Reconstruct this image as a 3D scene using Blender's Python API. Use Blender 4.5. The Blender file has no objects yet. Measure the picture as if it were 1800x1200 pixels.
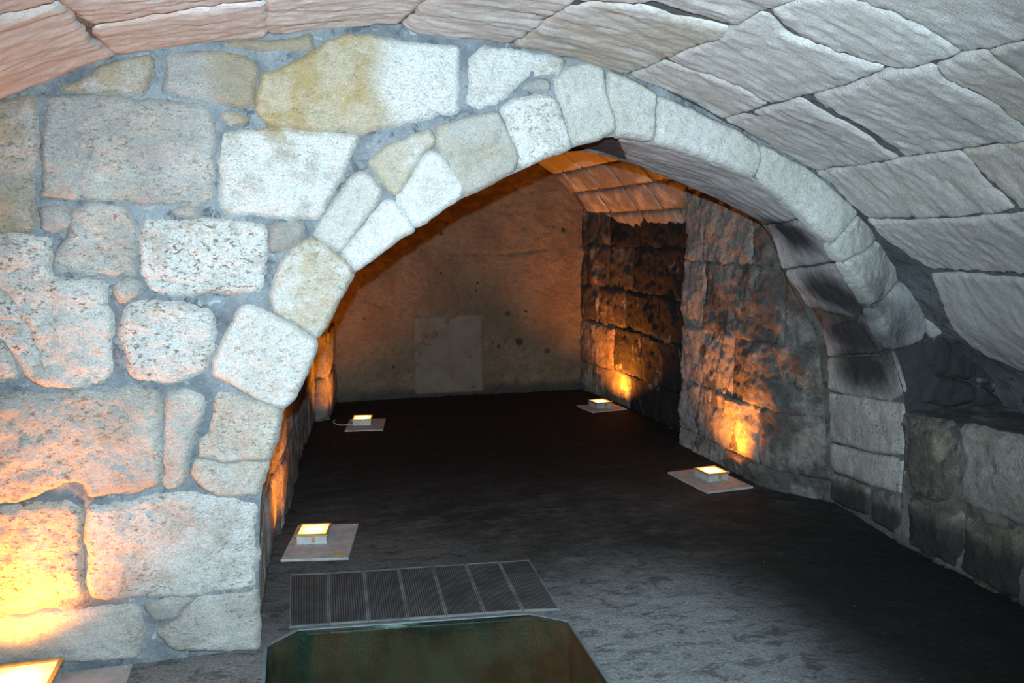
import bpy, math, random
import numpy as np
from mathutils import Vector, Matrix
from mathutils.bvhtree import BVHTree
from mathutils.geometry import delaunay_2d_cdt

rnd = random.Random(7)
SC = bpy.context.scene
COL = SC.collection

# ------------------------------------------------------------------ camera
F, VX, HZ, H = 1460.0, 490.0, 410.0, 1.6
pitch = math.atan((600 - HZ) / F)
yaw = math.atan((900 - VX) / F * math.cos(pitch))
CP, SP, CT, ST = math.cos(pitch), math.sin(pitch), math.cos(yaw), math.sin(yaw)
CAM = Vector((0, 0, H))
cd = bpy.data.cameras.new('camera')
cam = bpy.data.objects.new('camera', cd)
COL.objects.link(cam)
cd.sensor_fit = 'HORIZONTAL'
cd.sensor_width = 36
cd.lens = 36 * F / 1800
cd.clip_start = 0.02
cam.location = CAM
cam.rotation_euler = (math.pi / 2 - pitch, 0, -yaw)
SC.camera = cam

# ------------------------------------------------------------------ world, flash, exposure
w = bpy.data.worlds.new('world')
SC.world = w
w.use_nodes = True
w.node_tree.nodes['Background'].inputs[0].default_value = (0.30, 0.36, 0.45, 1)
w.node_tree.nodes['Background'].inputs[1].default_value = 0.01
SC.view_settings.view_transform = 'Standard'
SC.view_settings.look = 'None'
SC.view_settings.gamma = 1
SC.view_settings.use_curve_mapping = False
SC.view_settings.exposure = 0.0

fl = bpy.data.lights.new('camera_flash', 'SPOT')       # the flash gun on the camera's shoe
fl.energy = 990
fl.color = (0.71, 0.93, 1.08)
fl.spot_size = math.radians(94)
fl.spot_blend = 0.9
fl.shadow_soft_size = 0.012
fo = bpy.data.objects.new('camera_flash', fl)
COL.objects.link(fo)
fo.location = (-0.01, 0.02, H + 0.115)
fo.rotation_euler = (math.pi / 2 - pitch - math.radians(1), 0, -yaw)


def ray(px, py):
    a = (px - 900) / F
    b = -(py - 600) / F
    fw = CP + b * SP
    up = -SP + b * CP
    return Vector((fw * ST + a * CT, fw * CT - a * ST, up))


def floor_pt(px, py, z=0.0):
    d = ray(px, py)
    t = (z - H) / d.z
    return (d.x * t, d.y * t)


# ------------------------------------------------------------------ numpy noise
_prm = np.random.RandomState(11).permutation(256)
_prm = np.concatenate([_prm, _prm, _prm])
_gr = np.random.RandomState(5).normal(size=(256, 3))
_gr /= np.linalg.norm(_gr, axis=1)[:, None]


def perlin(p):
    i = np.floor(p).astype(int)
    f = p - i
    i &= 255
    s = f * f * f * (f * (f * 6 - 15) + 10)
    out = 0
    for dx in (0, 1):
        for dy in (0, 1):
            for dz in (0, 1):
                h = _prm[_prm[_prm[i[:, 0] + dx] + i[:, 1] + dy] + i[:, 2] + dz]
                g = _gr[h]
                v = g[:, 0] * (f[:, 0] - dx) + g[:, 1] * (f[:, 1] - dy) + g[:, 2] * (f[:, 2] - dz)
                wx = s[:, 0] if dx else 1 - s[:, 0]
                wy = s[:, 1] if dy else 1 - s[:, 1]
                wz = s[:, 2] if dz else 1 - s[:, 2]
                out = out + v * wx * wy * wz
    return out * 1.6


def fbm(p, sc, octs=3, seed=0.0):
    o = 0
    a = 1.0
    q = p * sc + seed
    for k in range(octs):
        o = o + a * perlin(q)
        q = q * 2.03 + 17.3
        a *= 0.5
    return o


def sstep(x, a, b):
    t = np.clip((x - a) / (b - a), 0, 1)
    return t * t * (3 - 2 * t)


# ------------------------------------------------------------------ surfaces: (u, v) -> point
def catmull(pts, step=0.03):
    P = [Vector(p) for p in pts]
    P = [P[0] * 2 - P[1]] + P + [P[-1] * 2 - P[-2]]
    out = []
    for i in range(1, len(P) - 2):
        n = max(2, int((P[i + 1] - P[i]).length / step))
        for k in range(n):
            t = k / n
            a, b, c, d = P[i - 1], P[i], P[i + 1], P[i + 2]
            out.append(0.5 * ((2 * b) + (c - a) * t + (2 * a - 5 * b + 4 * c - d) * t * t + (3 * b - a - 3 * c + d) * t ** 3))
    out.append(P[-2])
    return np.array([list(p) for p in out])


class Surf:
    """fn(U,V)->(n,3); rays from the camera are inverted on a fine tessellation"""
    def __init__(s, fn, ur, vr, toward, du=0.04, dv=0.04):
        s.fn, s.ur, s.vr, s.toward = fn, ur, vr, np.array(toward, float)
        nu = max(2, int((ur[1] - ur[0]) / du))
        nv = max(2, int((vr[1] - vr[0]) / dv))
        U, V = np.meshgrid(np.linspace(ur[0], ur[1], nu + 1), np.linspace(vr[0], vr[1], nv + 1), indexing='ij')
        s.uv = np.stack([U.ravel(), V.ravel()], 1)
        co = fn(s.uv[:, 0], s.uv[:, 1])
        s.tr = []
        for i in range(nu):
            for j in range(nv):
                a = i * (nv + 1) + j
                s.tr += [(a, a + nv + 1, a + nv + 2), (a, a + nv + 2, a + 1)]
        s.co = co
        s.bvh = BVHTree.FromPolygons([tuple(c) for c in co], s.tr)

    def hit(s, px, py):
        r = ray(px, py)
        loc, nrm, idx, dist = s.bvh.ray_cast(CAM, r.normalized())
        if loc is None:
            return None
        t = s.tr[idx]
        a, b, c = [Vector(s.co[k]) for k in t]
        v0, v1, v2 = b - a, c - a, loc - a
        d00, d01, d11, d20, d21 = v0.dot(v0), v0.dot(v1), v1.dot(v1), v2.dot(v0), v2.dot(v1)
        den = d00 * d11 - d01 * d01
        vv = (d11 * d20 - d01 * d21) / den
        ww = (d00 * d21 - d01 * d20) / den
        q = s.uv[t[0]] * (1 - vv - ww) + s.uv[t[1]] * vv + s.uv[t[2]] * ww
        return (float(q[0]), float(q[1]))

    def poly(s, pxs):
        out = [s.hit(*p) for p in pxs]
        return [o for o in out if o is not None]

    def normal(s, U, V):
        e = 0.004
        a = s.fn(U + e, V) - s.fn(U - e, V)
        b = s.fn(U, V + e) - s.fn(U, V - e)
        n = np.cross(a, b)
        n /= (np.linalg.norm(n, axis=1)[:, None] + 1e-12)
        c = s.fn(U, V)
        sg = np.sign(np.sum(n * (s.toward - c), axis=1))
        return n * sg[:, None]


def in_poly(pts, poly):
    x, y = pts[:, 0], pts[:, 1]
    r = np.zeros(len(pts), bool)
    n = len(poly)
    for i in range(n):
        x0, y0 = poly[i]
        x1, y1 = poly[(i + 1) % n]
        c = ((y0 > y) != (y1 > y))
        if y1 != y0:
            r ^= c & (x < (x1 - x0) * (y - y0) / (y1 - y0) + x0)
    return r


def dist_line(pts, poly, closed=True):
    d = np.full(len(pts), 1e9)
    n = len(poly)
    for i in range(n if closed else n - 1):
        a = poly[i]
        b = poly[(i + 1) % n]
        ab = b - a
        L = ab @ ab + 1e-12
        t = np.clip(((pts - a) @ ab) / L, 0, 1)
        q = pts - a - t[:, None] * ab
        d = np.minimum(d, np.sqrt((q * q).sum(1)))
    return d


def chaikin(p, it=2, k=0.25, seg=0.035):
    p = np.array(p, float)
    q = []
    for i in range(len(p)):                      # short edges first, so that only the corners are rounded
        a, b = p[i], p[(i + 1) % len(p)]
        n = max(1, int(math.ceil(np.hypot(*(b - a)) / seg)))
        q += [a + (b - a) * t / n for t in range(n)]
    p = np.array(q)
    for _ in range(it):
        q = np.roll(p, -1, 0)
        p = np.stack([p * (1 - k) + q * k, p * k + q * (1 - k)], 1).reshape(-1, 2)
    return p


def resample(p, h, closed=True):
    q = np.vstack([p, p[:1]]) if closed else p
    seg = np.sqrt(((q[1:] - q[:-1]) ** 2).sum(1))
    L = np.concatenate([[0], np.cumsum(seg)])
    n = max(8, int(L[-1] / h))
    t = np.linspace(0, L[-1], n + (0 if closed else 1), endpoint=not closed)
    return np.stack([np.interp(t, L, q[:, 0]), np.interp(t, L, q[:, 1])], 1)


def link(name, me, mat, parent=None, loc=None):
    o = bpy.data.objects.new(name, me)
    if mat:
        me.materials.append(mat)
    if loc is not None:
        o.location = loc
    if parent is not None:
        o.parent = parent
    COL.objects.link(o)
    return o


def mesh_np(name, co, faces, smooth=True):
    me = bpy.data.meshes.new(name)
    me.from_pydata([tuple(c) for c in co], [], faces)
    if smooth:
        me.polygons.foreach_set('use_smooth', [True] * len(me.polygons))
    me.update()
    return me


def piece(surf, uv, name, mat, parent, cell=0.012, lift=0.012, bulge=0.01, rad=0.025, drop=0.022,
          amp=(0.007, 0.004, 0.002), stretch=(1, 1, 1), edge=0.005, depth=0.06, smooth_it=2,
          cracks=(), props=None, holes=(), skirt=True, pits=(), grow=0.0):
    """one dressed or rough stone (or a bed of mortar) lying on a surface, with rounded uneven faces"""
    if len(uv) < 3:
        return None
    seed = rnd.random() * 50
    base = np.array(uv, float)
    out = chaikin(base, smooth_it) if smooth_it else base
    out = resample(out, cell)
    if grow:
        tn = np.roll(out, -2, 0) - np.roll(out, 2, 0)
        tn /= np.hypot(tn[:, 0], tn[:, 1])[:, None] + 1e-9
        ar = np.sum(out[:, 0] * np.roll(out[:, 1], -1) - np.roll(out[:, 0], -1) * out[:, 1])
        out = out + np.stack([tn[:, 1], -tn[:, 0]], 1) * grow * (1 if ar > 0 else -1)
    if edge:
        z = np.full((len(out), 1), seed)
        pp = np.hstack([out, z])
        out = out + np.stack([fbm(pp, 9, 3, 3.1), fbm(pp, 9, 3, 9.7)], 1) * edge + np.stack([fbm(pp, 38, 2, 1.1), fbm(pp, 38, 2, 5.7)], 1) * edge * 0.4
    mn, mx = out.min(0), out.max(0)
    gx = np.arange(mn[0], mx[0], cell)
    gy = np.arange(mn[1], mx[1], cell * 0.87)
    G = np.stack(np.meshgrid(gx, gy, indexing='ij'), -1)
    G[:, 1::2, 0] += cell / 2
    G = G.reshape(-1, 2)
    G = G + (np.random.RandomState(int(seed * 99)).rand(*G.shape) - 0.5) * cell * 0.35
    G = G[in_poly(G, out)]
    hp = [np.array(h, float) for h in holes]
    if len(G):
        G = G[dist_line(G, out) > cell * 0.6]
        for h in hp:
            G = G[~in_poly(G, h) & (dist_line(G, h) > cell * 0.4)]
    allp = [out] + hp + [G]
    edges = []
    k = 0
    for a in [out] + hp:
        n = len(a)
        edges += [(k + i, k + (i + 1) % n) for i in range(n)]
        k += n
    pts = np.vstack(allp)
    vs, es, fs, *_ = delaunay_2d_cdt([Vector(p) for p in pts], edges, [], 0, 1e-6)
    P = np.array([[v.x, v.y] for v in vs])
    T = np.array([f for f in fs])
    cen = P[T].mean(1)
    keep = in_poly(cen, out)
    for h in hp:
        keep &= ~in_poly(cen, h)
    T = T[keep]
    used = np.unique(T)
    rm = -np.ones(len(P), int)
    rm[used] = np.arange(len(used))
    P = P[used]
    T = rm[T]
    U, V = P[:, 0], P[:, 1]
    C = surf.fn(U, V)
    N = surf.normal(U, V)
    S = np.array(stretch, float)
    d = dist_line(P, out)
    # measure noise in surface coordinates so that streaks can follow the stone
    Q = np.stack([U * S[0], V * S[1], np.full_like(U, seed)], 1)
    h = lift + bulge * (1 - np.exp(-d / 0.09)) - drop * (1 - sstep(d, 0, rad)) ** 1.5
    n = amp[0] * fbm(Q, 4, 2) + amp[1] * fbm(Q, 14, 2, 5) + amp[2] * fbm(Q, 45, 2, 8)
    h = h + n * (0.35 + 0.65 * sstep(d, 0, rad))
    for c in cracks:
        cp, wd, dp = c
        cp = resample(np.array(cp, float), 0.02, False)
        cp = cp + np.stack([fbm(np.hstack([cp, np.full((len(cp), 1), 1.0)]), 20, 2), fbm(np.hstack([cp, np.full((len(cp), 1), 4.0)]), 20, 2)], 1) * 0.006
        dd = dist_line(P, cp, False)
        h = h - dp * np.exp(-(dd / wd) ** 2)
    for (pu, pv, pr, pd) in pits:
        dd = np.hypot(U - pu, V - pv)
        h = h - pd * np.exp(-(dd / pr) ** 4)
    co = C + N * h[:, None]
    faces = T.tolist()
    # orient
    a, b, c = co[T[:, 0]], co[T[:, 1]], co[T[:, 2]]
    if (np.cross(b - a, c - a) * N[T[:, 0]]).sum() < 0:
        faces = T[:, ::-1].tolist()
    if skirt:
        cnt = {}
        for f in faces:
            for i in range(3):
                e = (f[i], f[(i + 1) % 3])
                cnt[e] = 1
        bd = [e for e in cnt if (e[1], e[0]) not in cnt]
        bv = sorted({v for e in bd for v in e})
        mp = {v: len(co) + i for i, v in enumerate(bv)}
        low = C[bv] - N[bv] * depth
        co = np.vstack([co, low])
        faces += [(e[1], e[0], mp[e[0]], mp[e[1]]) for e in bd]
    o0 = co.mean(0)
    me = mesh_np(name, co - o0, faces)
    o = link(name, me, mat, parent, Vector(o0))
    for k_, v_ in (props or {}).items():
        o[k_] = v_
    return o


# ------------------------------------------------------------------ materials
class NT:
    def __init__(s, name):
        s.m = bpy.data.materials.new(name)
        s.m.use_nodes = True
        s.t = s.m.node_tree
        s.b = s.t.nodes['Principled BSDF']

    def n(s, typ, **kw):
        x = s.t.nodes.new(typ)
        for k, v in kw.items():
            if k.startswith('i_'):
                key = k[2:]
                x.inputs[int(key) if key.isdigit() else key].default_value = v
            else:
                setattr(x, k, v)
        return x

    def l(s, a, b):
        s.t.links.new(a, b)

    def pos(s, scale=(1, 1, 1)):
        g = s.n('ShaderNodeNewGeometry')
        m = s.n('ShaderNodeMapping')
        m.inputs['Scale'].default_value = scale
        s.l(g.outputs['Position'], m.inputs['Vector'])
        return m.outputs[0]

    def noise(s, vec, scale, detail=4, rough=0.6, dist=0.0):
        x = s.n('ShaderNodeTexNoise', i_Scale=scale, i_Detail=detail, i_Roughness=rough, i_Distortion=dist)
        s.l(vec, x.inputs['Vector'])
        return x.outputs['Fac']

    def ramp(s, fac, a, b, inv=False):
        x = s.n('ShaderNodeMapRange', interpolation_type='SMOOTHSTEP')
        s.l(fac, x.inputs[0])
        x.inputs[1].default_value = a
        x.inputs[2].default_value = b
        x.inputs[3].default_value = 1.0 if inv else 0.0
        x.inputs[4].default_value = 0.0 if inv else 1.0
        return x.outputs[0]

    def math(s, op, a, b):
        x = s.n('ShaderNodeMath', operation=op)
        for i, q in enumerate((a, b)):
            if isinstance(q, (int, float)):
                x.inputs[i].default_value = q
            else:
                s.l(q, x.inputs[i])
        return x.outputs[0]

    def mix(s, fac, a, b, mode='MIX'):
        x = s.n('ShaderNodeMix', data_type='RGBA', blend_type=mode)
        x.clamp_factor = True
        if isinstance(fac, (int, float)):
            x.inputs[0].default_value = fac
        else:
            s.l(fac, x.inputs[0])
        for i, q in ((6, a), (7, b)):
            if isinstance(q, (tuple, list)):
                x.inputs[i].default_value = (*q[:3], 1)
            else:
                s.l(q, x.inputs[i])
        return x.outputs[2]

    def attr(s, name):
        return s.n('ShaderNodeAttribute', attribute_type='OBJECT', attribute_name=name).outputs['Fac']

    def spot(s, c, r, soft=0.5, warp=0.35):
        """colour patch for stains and painted light and shade: distance to a place, broken up by noise"""
        g = s.n('ShaderNodeNewGeometry')
        sub = s.n('ShaderNodeVectorMath', operation='SUBTRACT')
        s.l(g.outputs['Position'], sub.inputs[0])
        sub.inputs[1].default_value = c
        div = s.n('ShaderNodeVectorMath', operation='DIVIDE')
        s.l(sub.outputs[0], div.inputs[0])
        div.inputs[1].default_value = r
        ln = s.n('ShaderNodeVectorMath', operation='LENGTH')
        s.l(div.outputs[0], ln.inputs[0])
        nz = s.noise(s.pos(), 6, 5, 0.65)
        d = s.math('ADD', ln.outputs['Value'], s.math('MULTIPLY', s.math('SUBTRACT', nz, 0.5), warp * 4))
        return s.ramp(d, 1 - soft, 1 + soft, True)

    def maxf(s, xs):
        o = xs[0]
        for q in xs[1:]:
            o = s.math('MAXIMUM', o, q)
        return o

    def done(s, colr, rough=0.85, bumps=(), spec=0.3):
        s.l(colr, s.b.inputs['Base Color'])
        s.b.inputs['Roughness'].default_value = rough
        s.b.inputs['Specular IOR Level'].default_value = spec
        prev = None
        for fac, dist in bumps:
            bp = s.n('ShaderNodeBump', i_Distance=dist, i_Strength=1.0)
            s.l(fac, bp.inputs['Height'])
            if prev is not None:
                s.l(prev, bp.inputs['Normal'])
            prev = bp.outputs[0]
        if prev is not None:
            s.l(prev, s.b.inputs['Normal'])
        return s.m


def stone_mat(name, pale, mid, brown, streak=(1, 1, 1), pit_amt=0.55, pit_scale=38, dark_spots=(), dark_col=(0.05, 0.045, 0.045),
              bump=1.0, ochre_spots=(), white_spots=(), patch=(0.40, 0.62), rough=0.88, grain=1.0):
    k = NT(name)
    p = k.pos()
    ps = k.pos(streak)
    big = k.noise(p, 3.2, 4, 0.6)
    c = k.mix(k.ramp(big, *patch), pale, mid)
    # fine grain
    g = k.noise(ps, 22, 5, 0.7)
    c = k.mix(k.ramp(g, 0.38, 0.62), c, k.mix(0.5, c, mid), 'MIX')
    # ochre
    oc = k.attr('ochre')
    on = k.noise(p, 7, 5, 0.65, 0.3)
    of = k.math('MULTIPLY', oc, k.ramp(on, 0.36, 0.60))
    if ochre_spots:
        of = k.maxf([of] + [k.spot(*q) for q in ochre_spots])
    c = k.mix(of, c, (0.42, 0.31, 0.14))
    # whitish lime bloom
    wh = k.attr('lime')
    wf = k.math('MULTIPLY', wh, k.ramp(k.noise(p, 9, 6, 0.7), 0.36, 0.56))
    if white_spots:
        wf = k.maxf([wf] + [k.spot(*q) for q in white_spots])
    c = k.mix(wf, c, (0.72, 0.72, 0.69))
    # brown pits and crumbs
    pn = k.noise(ps, pit_scale, 4, 0.75, 0.4)
    pm = k.noise(p, 5.5, 3, 0.6)
    pitf = k.math('MULTIPLY', k.ramp(pn, 0.52, 0.66), k.math('MULTIPLY', k.ramp(pm, 0.34, 0.58), pit_amt))
    pa = k.attr('pitted')
    pitf = k.math('MULTIPLY', pitf, k.math('ADD', 0.45, pa))
    c = k.mix(pitf, c, brown)
    # grey dust
    gr = k.attr('grey')
    c = k.mix(k.math('MULTIPLY', gr, k.ramp(k.noise(p, 4.3, 5, 0.6), 0.25, 0.62)), c, (0.25, 0.255, 0.26))
    # crystalline grain and small grey brown flecks
    gn = k.noise(p, 150, 3, 0.8)
    c = k.mix(k.math('MULTIPLY', k.ramp(gn, 0.40, 0.62, True), 0.34 * grain), c, tuple(q * 0.42 for q in mid))
    fk = k.noise(ps, 85, 5, 0.8, 0.6)
    c = k.mix(k.math('MULTIPLY', k.ramp(fk, 0.55, 0.64), k.math('MULTIPLY', k.ramp(k.noise(p, 8, 4, 0.6), 0.40, 0.60), 0.75 * grain)), c, brown)
    # soot, then dark spots: stains and the painted shade of holes
    so = k.attr('soot')
    sn = k.noise(p, 4.0, 6, 0.68, 0.25)
    sf = k.math('MULTIPLY', so, k.ramp(k.math('ADD', sn, k.math('MULTIPLY', so, 0.16)), 0.44, 0.66))
    if dark_spots:
        sf = k.maxf([sf] + [k.spot(*q) for q in dark_spots])
    c = k.mix(sf, c, dark_col)
    b1 = k.noise(ps, 26, 5, 0.7)
    b2 = k.noise(ps, 95, 4, 0.75)
    return k.done(c, rough, [(b1, 0.012 * bump), (pn, -0.006 * bump), (fk, -0.004 * bump), (b2, 0.005 * bump)], 0.2)


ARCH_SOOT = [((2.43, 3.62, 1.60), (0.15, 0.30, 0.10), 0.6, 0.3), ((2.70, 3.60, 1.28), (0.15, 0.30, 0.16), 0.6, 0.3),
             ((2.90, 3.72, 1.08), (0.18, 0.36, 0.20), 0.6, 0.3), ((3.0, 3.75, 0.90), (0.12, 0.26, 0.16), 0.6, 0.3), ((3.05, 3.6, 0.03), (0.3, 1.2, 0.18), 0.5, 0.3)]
HOLE_SHADE = []  # shade inside the put-log holes, painted into the wall colour
for _x, _y, _r in [(914, 601, .034), (877, 609, .016), (893, 551, .026), (925, 547, .014), (840, 497, .016), (775, 480, .014), (990, 403, .02), (837, 512, .012),
                   (962, 617, .026), (692, 645, .015), (776, 411, .018), (700, 655, .01), (867, 603, .012), (640, 560, .012)]:
    _d = ray(_x, _y)
    _t = 8.0 / _d.y
    HOLE_SHADE.append(((_d.x * _t, 8, H + _d.z * _t), (_r, .2, _r), 0.35, 0.10))
M_WALL = stone_mat('dressed limestone', (0.63, 0.61, 0.56), (0.46, 0.43, 0.375), (0.20, 0.145, 0.09), streak=(0.8, 1, 1.5), pit_scale=52, pit_amt=1.0,
                   ochre_spots=[((0.14, 3.2, 2.15), (0.34, 0.4, 0.24), 0.22, 0.16)], white_spots=[((0.56, 3.2, 2.18), (0.20, .4, .2), .4, .2)],
                   dark_spots=ARCH_SOOT,
                   dark_col=(0.045, 0.045, 0.045))
M_VOUS = stone_mat('pale voussoir limestone', (0.68, 0.67, 0.63), (0.55, 0.53, 0.47), (0.28, 0.21, 0.13), streak=(1, 1, 1.2), pit_scale=44, pit_amt=0.7,
                   dark_spots=ARCH_SOOT[1:3], dark_col=(0.05, 0.05, 0.05))
M_VAULT = stone_mat('smooth vault limestone', (0.66, 0.63, 0.60), (0.55, 0.51, 0.47), (0.30, 0.23, 0.16), streak=(0.7, 3.0, 1.6), pit_scale=9, pit_amt=0.45,
                    bump=0.75, patch=(0.35, 0.7), grain=0.55)
M_SOFFIT = stone_mat('soffit limestone', (0.64, 0.61, 0.61), (0.54, 0.51, 0.50), (0.25, 0.20, 0.16), streak=(1, 2, 1), pit_scale=14, pit_amt=0.3, bump=0.6, grain=0.5,
                     dark_spots=ARCH_SOOT, dark_col=(0.05, 0.048, 0.048))
M_SOOTY = stone_mat('sooty rubble limestone', (0.44, 0.385, 0.34), (0.29, 0.23, 0.185), (0.10, 0.07, 0.05), streak=(1, 1, 1), pit_scale=18, pit_amt=0.8, bump=1.6,
                    dark_col=(0.022, 0.020, 0.020))
M_BENCH = stone_mat('grimy bench limestone', (0.36, 0.355, 0.32), (0.22, 0.20, 0.16), (0.08, 0.055, 0.035), streak=(1, 1, 0.7), pit_scale=18, pit_amt=0.7, bump=1.3,
                    dark_spots=[((3.1, 2.6, 0.10), (0.4, 3.0, 0.17), 0.7, 0.3)], dark_col=(0.03, 0.03, 0.028))
M_BACK = stone_mat('coarse back wall plaster', (0.38, 0.28, 0.18), (0.28, 0.195, 0.125), (0.11, 0.075, 0.05), streak=(0.8, 1, 1.6), pit_scale=22, pit_amt=0.8, bump=2.6,
                   dark_spots=[((1.9, 8, -0.02), (1.8, 0.3, 0.12), 0.5, 0.3)] + HOLE_SHADE, dark_col=(0.09, 0.085, 0.08))


def mortar_mat(name, a, b, c3, dark_spots=()):
    k = NT(name)
    p = k.pos()
    c = k.mix(k.ramp(k.noise(p, 5, 5, 0.6), 0.35, 0.62), a, b)
    c = k.mix(k.ramp(k.noise(p, 13, 6, 0.75, 0.5), 0.50, 0.66), c, c3)
    c = k.mix(k.ramp(k.noise(p, 21, 6, 0.75, 0.8), 0.58, 0.68), c, tuple(min(1, q * 1.5) for q in b))
    c = k.mix(k.math('MULTIPLY', k.ramp(k.noise(p, 140, 3, 0.8), 0.40, 0.62, True), 0.35), c, c3)
    if dark_spots:
        c = k.mix(k.maxf([k.spot(*q) for q in dark_spots]), c, (0.04, 0.04, 0.042))
    return k.done(c, 0.9, [(k.noise(p, 30, 6, 0.7), 0.008), (k.noise(p, 140, 3, 0.6), 0.002)], 0.2)


M_MORTAR = mortar_mat('blue grey mortar', (0.125, 0.14, 0.15), (0.23, 0.25, 0.26), (0.065, 0.072, 0.08),
                      [((2.93, 3.45, 1.05), (0.14, 0.3, 0.2), 0.4, 0.2), ((3.08, 3.45, 0.4), (0.2, 0.4, 0.8), 0.3, 0.1), ((3.4, 3.45, 0.95), (0.55, 0.4, 0.42), 0.4, 0.2)])
M_VMORTAR = mortar_mat('dark vault mortar', (0.09, 0.095, 0.10), (0.15, 0.15, 0.155), (0.04, 0.04, 0.042))
M_DMORTAR = mortar_mat('sooty mortar', (0.085, 0.075, 0.066), (0.14, 0.125, 0.11), (0.035, 0.032, 0.03))


def floor_mat():
    k = NT('worn stone dust floor')
    p = k.pos()
    ps = k.pos((0.6, 1.2, 1))
    c = k.mix(k.ramp(k.noise(p, 1.7, 6, 0.62, 0.3), 0.36, 0.64), (0.026, 0.025, 0.023), (0.052, 0.049, 0.045))
    c = k.mix(k.ramp(k.noise(ps, 5, 7, 0.75), 0.46, 0.70), c, (0.085, 0.08, 0.075))
    c = k.mix(k.spot((1.45, 2.75, 0), (0.62, 0.75, 1), 0.6, 0.16), c, (0.21, 0.215, 0.22))  # lit patch of floor, painted into the colour
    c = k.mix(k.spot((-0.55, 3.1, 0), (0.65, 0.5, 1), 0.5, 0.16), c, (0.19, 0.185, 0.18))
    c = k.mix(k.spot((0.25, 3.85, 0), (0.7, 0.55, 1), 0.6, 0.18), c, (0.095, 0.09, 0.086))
    dk = k.maxf([k.spot((2.75, 2.7, 0), (0.75, 1.3, 1), 0.5, 0.16), k.spot((1.6, 6.6, 0), (2.2, 1.7, 1), 0.4, 0.12)])  # darker tone at the right and at the far end
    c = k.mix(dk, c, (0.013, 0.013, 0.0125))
    c = k.mix(k.math('MULTIPLY', k.ramp(k.noise(ps, 13, 6, 0.75, 0.5), 0.50, 0.62), 0.6), c, (0.02, 0.0195, 0.019))
    c = k.mix(k.math('MULTIPLY', k.ramp(k.noise(p, 120, 3, 0.8), 0.42, 0.6, True), 0.4), c, (0.02, 0.02, 0.02))
    sp = k.noise(p, 34, 5, 0.75)
    c = k.mix(k.ramp(sp, 0.60, 0.72), c, (0.018, 0.018, 0.017))
    c = k.mix(k.ramp(k.noise(p, 90, 2, 0.5), 0.77, 0.80), c, (0.42, 0.42, 0.4))
    return k.done(c, 0.75, [(k.noise(p, 12, 6, 0.65), 0.012), (k.noise(p, 70, 4, 0.7), 0.003)], 0.06)


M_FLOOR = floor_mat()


def plain(name, col, rough=0.5, metal=0.0, var=0.15, vs=14, bump=0.001):
    k = NT(name)
    p = k.pos()
    c = k.mix(k.ramp(k.noise(p, vs, 5, 0.65), 0.35, 0.7), col, tuple(q * (1 - var * 2) for q in col))
    m = k.done(c, rough, [(k.noise(p, 90, 3, 0.6), bump)], 0.4)
    k.b.inputs['Metallic'].default_value = metal
    return m


M_PLATE = plain('dusty painted plate', (0.34, 0.32, 0.31), 0.6)
M_HOUS = plain('grey painted metal', (0.50, 0.50, 0.50), 0.4, 0.3)
M_BRASS = plain('warm metal rim', (0.62, 0.42, 0.16), 0.35, 0.6)
M_GRATE = plain('dark dusty rubber ribs', (0.075, 0.07, 0.068), 0.7, 0, 0.3, 5)
M_GRATEB = plain('dusty grate trim', (0.14, 0.14, 0.137), 0.6, 0.0, 0.25, 6)
M_GAP = plain('dark gap between ribs', (0.018, 0.017, 0.016), 0.9)  # near-black colour stands in for shade in the gaps of the grate
M_FRAME = plain('pale glazing frame', (0.22, 0.27, 0.29), 0.35, 0.5)
M_PIT = plain('damp green rock', (0.06, 0.13, 0.115), 0.6, 0, 0.4, 5, 0.02)
M_TAPE = plain('yellow paint mark', (0.45, 0.30, 0.04), 0.6)
M_CABLE = plain('white cable sheath', (0.6, 0.6, 0.58), 0.4)
M_TAG = plain('dull brown gauge plate', (0.25, 0.19, 0.18), 0.5)


def emit_mat():
    k = NT('glowing lamp glass')
    k.b.inputs['Base Color'].default_value = (0.9, 0.7, 0.4, 1)
    tc = k.n('ShaderNodeTexCoord')
    gm = k.n('ShaderNodeVectorMath', operation='DISTANCE')
    k.l(tc.outputs['Generated'], gm.inputs[0])
    gm.inputs[1].default_value = (0.5, 0.5, 1.0)
    f = k.ramp(gm.outputs['Value'], 0.12, 0.62)
    k.l(k.mix(f, (1.0, 0.80, 0.42), (1.0, 0.45, 0.08)), k.b.inputs['Emission Color'])
    k.l(k.math('SUBTRACT', 3.0, k.math('MULTIPLY', f, 1.7)), k.b.inputs['Emission Strength'])
    k.b.inputs['Roughness'].default_value = 0.2
    return k.m


M_LENS = emit_mat()
kg = NT('thick greenish glass')
kg.b.inputs['Base Color'].default_value = (0.62, 0.85, 0.74, 1)
kg.b.inputs['Transmission Weight'].default_value = 1.0
kg.b.inputs['Roughness'].default_value = 0.06
kg.b.inputs['IOR'].default_value = 1.38
_p = kg.pos()
_b = kg.n('ShaderNodeBump', i_Distance=0.002, i_Strength=0.4)
kg.l(kg.noise(_p, 5, 2, 0.5), _b.inputs['Height'])
kg.l(_b.outputs[0], kg.b.inputs['Normal'])
M_GLASS = kg.m


def struct(o):
    o['kind'] = 'structure'
    return o


def tag(o, label, cat, group=None):
    o['label'] = label
    o['category'] = cat
    if group:
        o['group'] = group
    return o


# ================================================================== THE ARCH WALL
def yf(u):
    return 3.2 + 0.25 * sstep(u, 2.35, 3.02)


S_FRONT = Surf(lambda U, V: np.stack([U, yf(U), V], 1), (-3.6, 4.6), (-0.4, 3.0), (0, -2, 1.2))

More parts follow.
